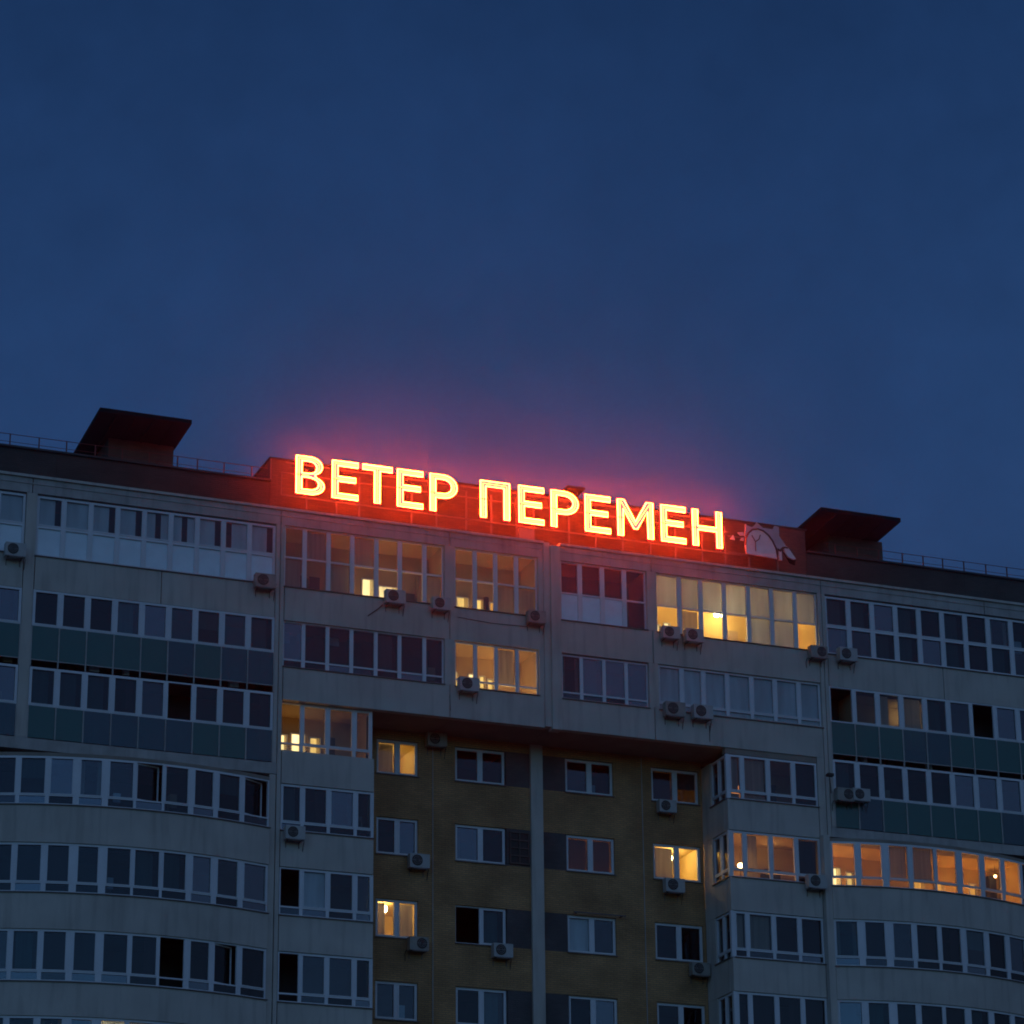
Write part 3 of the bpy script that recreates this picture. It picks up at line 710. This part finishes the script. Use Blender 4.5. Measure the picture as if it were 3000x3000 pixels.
# lower storeys, out of the picture
for (a, b, z) in ((XL+.3, -9.66, 18.2), (11.4, XR-.3, 18.0)): wall(a, b, 0, z, y0=.4, y1=.7, name='lower_wall')

# ventilation shafts with wide flat hoods
def shaft(sx0, sx1, hood, label):
    s_ = empty('ventilation_shaft', (sx0, 2.5, 43.2), category='ventilation shaft', label=label)
    o = Vector((sx0, 2.5, 43.2))
    def loc(p): return (p[0]-o.x, p[1]-o.y, p[2]-o.z)
    m = MB(); m.box(0, sx1-sx0, 0, 2.3, 1.5, 46.20-43.2); m.build('shaft_wall', M['shaft'], s_)
    m = MB(); b0 = [loc((x, y, 46.22)) for x, y in hood]; b1 = [(p[0], p[1], p[2]+.16) for p in b0]
    m.quad(*b0[::-1]); m.quad(*b1)
    for i in range(4): m.quad(b0[i], b0[(i+1) % 4], b1[(i+1) % 4], b1[i])
    m.build('hood', M['hood'], s_)
    m = MB()
    for t in (.2, .4, .6, .8):
        p = Vector(b0[0]).lerp(Vector(b0[1]), t); q = Vector(b0[3]).lerp(Vector(b0[2]), t)
        m.quad((p.x-.03, p.y+.05, p.z-.05), (p.x+.03, p.y+.05, p.z-.05), (q.x+.03, q.y, q.z-.05), (q.x-.03, q.y, q.z-.05))
        m.quad((p.x-.03, p.y+.05, p.z-.05), (q.x-.03, q.y, q.z-.05), (q.x-.03, q.y, q.z), (p.x-.03, p.y+.05, p.z))
    m.build('hood_rib', M['hood'], s_)
shaft(-15.47, -13.04, [(-16.39, .25), (-13.0, .25), (-12.84, 5.0), (-16.22, 5.0)], 'brick ventilation shaft with a wide dark hood beyond the roof edge left of the sign')
shaft(13.64, 16.02, [(12.22, .27), (15.68, .27), (16.06, 5.0), (12.5, 5.0)], 'brick ventilation shaft with a wide dark hood rising right of the pale unlit emblem')

# railings on the attic
def railing(xa, xb, posts, label, z=44.93):
    t = empty('roof_railing', (xa, 1.5, z), category='railing', label=label)
    for x in posts: MB().box(x-xa-.02, x-xa+.02, -.02, .02, 0, .5).build('post', M['rail'], t)
    MB().tube([(0, 0, .49), (xb-xa, 0, .49)], .014).build('top_rail', M['rail'], t)
    MB().tube([(0, 0, .2), (xb-xa, 0, .2)], .010).build('lower_rail', M['rail'], t)
railing(-22.4, -9.75, [-22.3, -21.3, -20.3, -19.3, -18.25, -17.25, -16.2, -15.2, -14.2, -13.15, -12.4, -11.4, -10.35], 'thin red roof railing running left of the sign past the tall hood')
railing(12.9, 24.0, [13.4, 14.35, 15.3, 16.34, 17.26, 18.13, 19.08, 20.07, 21.02, 22.0, 23.0], 'thin red roof railing running along the right end of the roof')

# ------------------------------------------------------------------ the sign
YS = .60
S = empty('rooftop_sign', (-.4, YS, 43.34), category='neon sign', label='glowing orange neon roof sign reading ВЕТЕР ПЕРЕМЕН on a steel frame')
so = Vector((-.4, YS, 43.34))
def sl(x, z, y=0.): return (x-so.x, y, z-so.z)
Z0, Z1 = 44.23, 45.74; H = Z1-Z0; K = .265
def arc(cx, cz, rx, rz, a0, a1, n=12):
    return [(cx+rx*math.cos(R_(a0+(a1-a0)*i/n)), cz+rz*math.sin(R_(a0+(a1-a0)*i/n))) for i in range(n+1)]
def inset(poly, d):
    """move a closed polygon inwards (ccw outer) by d"""
    k = len(poly); out = []
    for i in range(k):
        p0 = Vector(poly[i-1]); p = Vector(poly[i]); p2 = Vector(poly[(i+1) % k])
        e1 = (p-p0).normalized(); e2 = (p2-p).normalized()
        n1 = Vector((-e1.y, e1.x)); n2 = Vector((-e2.y, e2.x)); c = 1+n1.dot(n2)
        if c < .3: c = .3
        q = p+(n1+n2)*(d/c); out.append((q.x, q.y))
    return out
def dedupe(p):
    o = []
    for a in p:
        if not o or (abs(a[0]-o[-1][0])+abs(a[1]-o[-1][1])) > 1e-3: o.append(a)
    return o
def glyph(ch, w):
    """outer outlines (ccw), holes, centre lines"""
    k = K
    if ch == 'E':
        m = H*.52; a = w*.91
        return [[(0, 0), (w, 0), (w, k*.9), (k, k*.9), (k, m-k*.45), (a, m-k*.45), (a, m+k*.45), (k, m+k*.45), (k, H-k*.9), (w, H-k*.9), (w, H), (0, H)]], [], \
            [[(k/2, k*.45), (w-.05, k*.45)], [(k/2, .1), (k/2, H-.1)], [(k/2, m), (a-.05, m)], [(k/2, H-k*.45), (w-.05, H-k*.45)]]
    if ch == 'T':
        c = w/2; return [[(c-k/2, 0), (c+k/2, 0), (c+k/2, H-k*.9), (w, H-k*.9), (w, H), (0, H), (0, H-k*.9), (c-k/2, H-k*.9)]], [], [[(c, .05), (c, H-.1)], [(.05, H-k*.45), (w-.05, H-k*.45)]]
    if ch == 'Pi':
        return [[(0, 0), (k, 0), (k, H-k), (w-k, H-k), (w-k, 0), (w, 0), (w, H), (0, H)]], [], [[(k/2, .05), (k/2, H-k/2), (w-k/2, H-k/2), (w-k/2, .05)]]
    if ch == 'H':
        m = H*.50; return [[(0, 0), (k, 0), (k, m-k*.4), (w-k, m-k*.4), (w-k, 0), (w, 0), (w, H), (w-k, H), (w-k, m+k*.4), (k, m+k*.4), (k, H), (0, H)]], [], \
            [[(k/2, .05), (k/2, H-.05)], [(w-k/2, .05), (w-k/2, H-.05)], [(k/2, m), (w-k/2, m)]]
    if ch == 'M':
        t = k*1.15; c = w/2
        return [[(0, 0), (k, 0), (k, H*.70), (c-.09, H*.22), (c+.09, H*.22), (w-k, H*.70), (w-k, 0), (w, 0), (w, H), (w-t, H), (c, H*.47), (t, H), (0, H)]], [], \
            [[(k/2, .05), (k/2, H-.08)], [(w-k/2, .05), (w-k/2, H-.08)], [(k*.6, H-.1), (c, H*.34), (w-k*.6, H-.1)]]
    if ch == 'P':
        b = H*.36; rz = (H-b)/2; rx = w*.52; cx = w-rx
        out = [(0, 0), (k, 0), (k, b), (cx, b)]+arc(cx, b+rz, rx, rz, -90, 90)+[(cx, H), (0, H)]
        hb = b+k*.85; ht = H-k*.85; hr = (ht-hb)/2; hx = rx-k
        hole = [(k, hb), (cx, hb)]+arc(cx, hb+hr, hx, hr, -90, 90)+[(cx, ht), (k, ht)]
        mid = [(k/2, b+k*.42), (cx, b+k*.42)]+arc(cx, b+rz, rx-k*.5, rz-k*.42, -90, 90)+[(cx, H-k*.42), (k/2, H-k*.42)]
        return [dedupe(out)], [dedupe(hole)], [dedupe(mid), [(k/2, .05), (k/2, H-.1)]]
    if ch == 'B':
        m = H*.50; rz2 = (H-m)/2; rx2 = w*.45; cx2 = w*.93-rx2; rz1 = m/2+k*.0; rx1 = w*.50; cx1 = w-rx1
        up = arc(cx2, m+rz2, rx2, rz2, -62, 90); lo = arc(cx1, rz1, rx1, rz1, -90, 62)
        out = [(0, 0), (cx1, 0)]+lo+up+[(cx2, H), (0, H)]
        h1b, h1t = k*.85, m-k*.40; h2b, h2t = m+k*.40, H-k*.85
        hole1 = [(k, h1b), (cx1, h1b)]+arc(cx1, (h1b+h1t)/2, rx1-k, (h1t-h1b)/2, -90, 90)+[(cx1, h1t), (k, h1t)]
        hole2 = [(k, h2b), (cx2, h2b)]+arc(cx2, (h2b+h2t)/2, rx2-k, (h2t-h2b)/2, -90, 90)+[(cx2, h2t), (k, h2t)]
        mid1 = [(k/2, k*.42), (cx1, k*.42)]+arc(cx1, rz1, rx1-k*.5, rz1-k*.4, -90, 80)+[(cx1-.1, m), (k/2, m)]
        mid2 = [(cx2, H-k*.42), (k/2, H-k*.42)]
        return [dedupe(out)], [dedupe(hole1), dedupe(hole2)], [dedupe(mid1), arc(cx2, m+rz2, rx2-k*.5, rz2-k*.4, -80, 90)+mid2, [(k/2, .1), (k/2, H-.1)]]
letters = [('B', -8.95, -7.83, 'В'), ('E', -7.57, -6.53, 'Е'), ('T', -6.41, -5.21, 'Т'), ('E', -5.05, -4.01, 'Е'), ('P', -3.77, -2.66, 'Р'),
           ('Pi', -1.78, -.58, 'П'), ('E', -.25, .80, 'Е'), ('P', 1.05, 2.20, 'Р'), ('E', 2.43, 3.50, 'Е'), ('M', 3.76, 5.26, 'М'), ('E', 5.55, 6.61, 'Е'), ('H', 6.86, 8.12, 'Н')]
import bmesh
from mathutils.geometry import tessellate_polygon
for ch, xa, xb, cyr in letters:
    outs, holes, mids = glyph(ch, xb-xa)
    lt = empty('letter', sl(xa, Z0), label='letter '+cyr); lt.parent = S
    # tray: filled face plus rim
    loops = [[Vector((p[0], p[1], 0)) for p in l] for l in outs+holes]
    tri = tessellate_polygon(loops); flat = [p for l in loops for p in l]
    m = MB(); m.v = [(p.x, .09, p.y) for p in flat]; m.f = [tuple(t) for t in tri]
    b = 0
    for l in loops:
        n_ = len(l); c0 = len(m.v)
        m.v += [(p.x, .09, p.y) for p in l]+[(p.x, .02, p.y) for p in l]
        for i in range(n_):
            j = (i+1) % n_; m.f.append((c0+i, c0+j, c0+n_+j, c0+n_+i))
    m.build('letter_tray', M['tray'], lt)
    for l in outs: MB().tube([(p[0], 0, p[1]) for p in inset(l, 0.030)], .0175, True, 6).build('neon_tube', M['neon'], lt)
    for l in holes: MB().tube([(p[0], 0, p[1]) for p in inset(l, -0.030)], .0175, True, 6).build('neon_tube', M['neon'], lt)
    for l in mids: MB().tube([(p[0], .01, p[1]) for p in l], .009, False, 6).build('neon_tube', M['neon2'], lt)
    cl = MB()
    for zz in (.74,): cl.box(.02, K-.02, -.032, -.026, zz-.012, zz+.012)
    cl.build('tube_clamp', M['steel'], lt)
for x in (-8.48, -7.33, -6.45, -4.41, -3.45, -2.27, -1.27, -.26, .43, 1.84, 2.93, 4.03, 5.17, 6.21, 7.32, 8.28, 9.29, 10.5):
    MB().box(x-so.x-.03, x-so.x+.03, .14, .20, -.10, (44.12-43.34) if x > 8.4 else 1.9).build('frame_post', M['steel'], S)
for z, a, b in ((44.14, -9.45, 9.2), (45.01, -9.45, 8.4), (45.42, -9.3, 8.3)):
    MB().box(a-so.x, b-so.x, .10, .138, z-so.z-.02, z-so.z+.02).build('frame_rail', M['steel'], S)
MB().box(-9.47-so.x, -9.43-so.x, .10, .14, 44.14-so.z, 45.03-so.z).build('frame_post', M['steel'], S)
for x in (-8.48, -4.41, -.26, 4.03, 8.28):   # back struts to the block wall
    MB().tube([(x-so.x, .2, 45.3-so.z), (x-so.x, 1.4, 44.6-so.z)], .02).build('frame_strut', M['steel'], S)
c = empty('electrical_cabinet', (.085, .62, 43.34), category='cabinet', label='small pale metal cabinet standing on the parapet under the lit letters')
MB().box(-.29, .29, 0, .3, .02, .70).build('cabinet_body', M['soffit'], c)
MB().box(-.27, .27, -.015, -.001, .05, .67).build('cabinet_door', M['soffit'], c)

# unlit emblem beside the sign
Eo = Vector((10.0, .55, 43.34))
Eb = empty('sign_emblem', Eo, category='emblem', label='pale unlit rounded emblem panel with a Y-shaped tube at the right end of the sign')
def el(pts): return [(x-Eo.x, z-Eo.z) for x, z in pts]
back = [(9.08, 44.9), (9.12, 45.40), (9.20, 45.34), (9.38, 45.30), (9.48, 45.36), (9.60, 45.52), (9.74, 45.42), (9.86, 45.33), (10.28, 45.33), (10.36, 45.48), (10.54, 45.46), (10.54, 45.08),
        (10.80, 44.74), (10.66, 44.66), (10.52, 44.52), (10.38, 44.60), (10.2, 44.6)]
MB().prism(el(back)[::-1], .06, .14).build('back_panel', M['emblemb'], Eb)
dial = [(9.09, 44.16), (9.04, 44.5), (9.07, 44.78), (9.18, 45.0), (9.35, 45.16), (9.58, 45.22), (9.82, 45.17), (10.03, 45.02), (10.2, 44.8), (10.33, 44.52), (10.40, 44.10)]
MB().prism(el(dial)[::-1], -.02, .058).build('dial_panel', M['emblem'], Eb)
MB().tube([(x-Eo.x, -.04, z-Eo.z) for x, z in dial[1:]], .034).build('outline_tube', M['dtube'], Eb)
MB().tube([(9.46-Eo.x, -.04, 44.30-Eo.z), (9.46-Eo.x, -.04, 44.68-Eo.z), (9.32-Eo.x, -.04, 44.92-Eo.z)], .020).tube([(9.46-Eo.x, -.04, 44.68-Eo.z), (9.62-Eo.x, -.04, 44.80-Eo.z), (9.68-Eo.x, -.04, 44.98-Eo.z)], .020).build('outline_tube', M['dtube'], Eb)
MB().prism(el([(10.72, 44.72), (10.86, 44.66), (11.20, 44.22), (11.08, 44.18), (10.86, 44.26), (10.72, 44.45)])[::-1], .02, .10).build('tail_panel', M['emblem'], Eb)
MB().prism(el([(10.70, 44.45), (10.85, 44.24), (11.08, 44.16), (11.2, 44.2), (11.16, 43.98), (10.95, 44.05)])[::-1], .06, .12).build('tail_edge', M['hood'], Eb)
MB().tube([(10.42-Eo.x, -.03, 44.52-Eo.z), (10.50-Eo.x, -.03, 44.42-Eo.z), (10.60-Eo.x, -.03, 44.52-Eo.z), (10.72-Eo.x, -.03, 44.62-Eo.z), (10.84-Eo.x, -.03, 44.60-Eo.z)], .03).build('outline_tube', M['dtube'], Eb)
MB().prism(el([(10.44, 44.06), (10.58, 44.06), (10.56, 44.42), (10.46, 44.42)])[::-1], -.04, .02).build('small_panel', M['emblem'], Eb)
for tri_ in ([(8.42, 44.68), (8.62, 44.66), (8.55, 44.86)], [(8.74, 44.98), (8.85, 44.88), (9.02, 44.90), (8.98, 45.02)], [(8.84, 44.68), (9.0, 44.68), (9.0, 44.8), (8.9, 44.78)]):
    MB().prism(el(tri_)[::-1], .0, .05).build('fin_panel', M['emblem'], Eb)
MB().box(-1.6, .55, .15, .19, .84, .88).box(-1.6, .45, .15, .19, 1.5, 1.54).build('support_rail', M['steel'], Eb)

# ------------------------------------------------------------------ air conditioners
def make_ac():
    t = empty('air_conditioner')
    MB().box(-.37, .37, -.42, -.12, 0, .50).build('casing', M['acw'], t)
    pts = [(-.10+.20*math.cos(a*math.pi/10), .26+.20*math.sin(a*math.pi/10)) for a in range(20)]
    MB().prism(pts[::-1], -.432, -.421).build('fan_grille', M['acd'], t)
    m = MB()
    for rr in (.14, .08): m.tube([(-.10+rr*math.cos(a*math.pi/8), -.436, .26+rr*math.sin(a*math.pi/8)) for a in range(16)], .005, True, 4)
    m.tube([(-.30, -.436, .26), (.10, -.436, .26)], .005, n=4); m.build('grille_ring', M['acw'], t)
    m = MB()
    for x in (-.27, .24): m.box(x, x+.03, -.46, 0, -.04, -.005); m.box(x, x+.03, -.02, 0, -.25, -.005)
    m.box(-.3, .3, -.44, -.40, -.045, -.006)
    m.build('bracket', M['tin'], t)
    MB().tube([(.33, -.2, .08), (.42, -.12, .0), (.42, -.03, -.10), (.40, -.01, -.35)], .012, n=5).build('hose', M['acd'], t)
    return t
acs = [(-19.30, 0, 40.14, 'white air conditioner under the top row of windows at the left edge of the picture'),
       (-10.30, 0, 40.10, 'white air conditioner under the last pale window of the left wing, top floor'),
       (-5.42, 0, 40.10, 'white air conditioner with a slanting pipe below bright inner windows on the top floor'),
       (-3.66, 0, 40.06, 'white air conditioner under the right end of the long dim amber top floor loggia'),
       (.05, 0, 40.00, 'white air conditioner beside the central pilaster under the loggia with a vase'),
       (5.42, 0, 40.02, 'left one of the close pair of conditioners under the brightest top floor loggia'),
       (6.36, 0, 40.00, 'right one of the close pair of conditioners under the brightest top floor loggia'),
       (11.52, 0, 39.95, 'air conditioner under the right corner of the brightest top floor loggia'),
       (12.74, 0, 39.98, 'air conditioner under the first dark window of the right wing, top floor'),
       (-2.60, 0, 37.10, 'white air conditioner at the corner of the lit loggia one floor below the top'),
       (5.50, 0, 37.02, 'left one of the pair of conditioners below the pale blue blinds'),
       (6.62, 0, 37.04, 'right one of the pair of conditioners below the pale blue blinds'),
       (-9.05, 0, 31.02, 'air conditioner under the dark corner bay at the end of the left wing'),
       (12.35, 0, 34.45, 'front unit of the two conditioners hung on the green glass of the right wing'),
       (13.00, -.02, 34.50, 'rear unit of the two conditioners hung on the green glass of the right wing'),
       (11.02, 0, 31.00, 'air conditioner by the amber lit loggia of the right wing'),
       (-3.02, YB, 35.62, 'grey air conditioner tucked under the overhang beside a lit window'),
       (6.08, YB, 34.00, 'air conditioner below the recess window with a reddish curtain'),
       (-3.70, YB, 31.02, 'air conditioner on yellow brick below an unlit window, a floor above the lit room'),
       (-3.72, YB, 28.02, 'air conditioner on yellow brick below the brightly lit room'),
       (-.52, YB, 28.02, 'air conditioner on yellow brick below a half open dark window near the pilaster'),
       (6.28, YB, 30.98, 'air conditioner on yellow brick below the bright yellow window'),
       (7.22, YB, 27.94, 'air conditioner on yellow brick at the corner of the right bay')]
proto = make_ac()
pk = list(proto.children)
for i, (x, y, z, lab) in enumerate(acs):
    if i == 0: o = proto
    else:
        o = proto.copy(); COL.objects.link(o)
        for ch in pk:
            c2 = ch.copy(); COL.objects.link(c2); c2.parent = o
    k_ = rnd.uniform(.92, 1.06); o.scale = (k_*(-1 if i in (7, 13, 19) else 1), 1, k_)
    if i % 3 == 1:
        ms_ = [c_ for c_ in o.children if c_.name.startswith('casing')][0].material_slots[0]; ms_.link = 'OBJECT'; ms_.material = M['acw2']
    o.location = (x, y, z); o.rotation_euler = (0, 0, R_(rnd.uniform(-1.5, 1.5)))
    o['label'] = lab; o['category'] = 'air conditioner'; o['group'] = 'air conditioners hung on the facade'
wl = empty('wall_lamp', (11.74, 0, 35.3), category='lamp', label='small dark lamp on a thin arm fixed to the pale pillar by the green glass')
MB().box(-.14, .10, -.50, -.30, .02, .12).build('lamp_head', M['acd'], wl)
MB().tube([(0, -.3, .05), (.12, -.15, -.25), (.2, 0, -.5)], .02).build('lamp_arm', M['tin'], wl)
# cables and pipes running on the facade
def cable(pts, lab, r=.011):
    o = MB().tube(pts, r, n=5).build('cable', M['acd']); o['label'] = lab; o['category'] = 'cable'
cable([(-5.8, -.03, 40.1), (-6.0, -.03, 39.9), (-6.35, -.03, 39.62)], 'short dark pipe slanting down the wall from the conditioner at the lit top floor loggia', .02)
cable([(-2.9, -.02, 39.98), (-1.6, -.02, 39.90), (-.2, -.02, 39.93)], 'thin sagging cable on the pale wall between two top floor conditioners')
cable([(-3.2, .05, 37.0), (-3.2, -.02, 36.4)], 'thin drain hose down the wall under the lit small loggia')
cable([(7.02, -.02, 36.9), (7.02, -.02, 36.3)], 'thin drain hose below the pair of conditioners under the blue blinds')

# ------------------------------------------------------------------ haze volume added to imitate lens glow round the sign
hz = MB().box(-160, 120, -125, 40, -1, 60).build('haze', None if False else M['ground'])
hm, n, l, out = nmat('sign_glow_haze')
pv = n.new("ShaderNodeVolumePrincipled"); pv.inputs["Density"].default_value = .0004; pv.inputs["Anisotropy"].default_value = .984
pv.inputs["Color"].default_value = (.85, .88, .95, 1); l.new(pv.outputs[0], out.inputs["Volume"])
hz.data.materials[0] = hm; hz['kind'] = 'stuff'
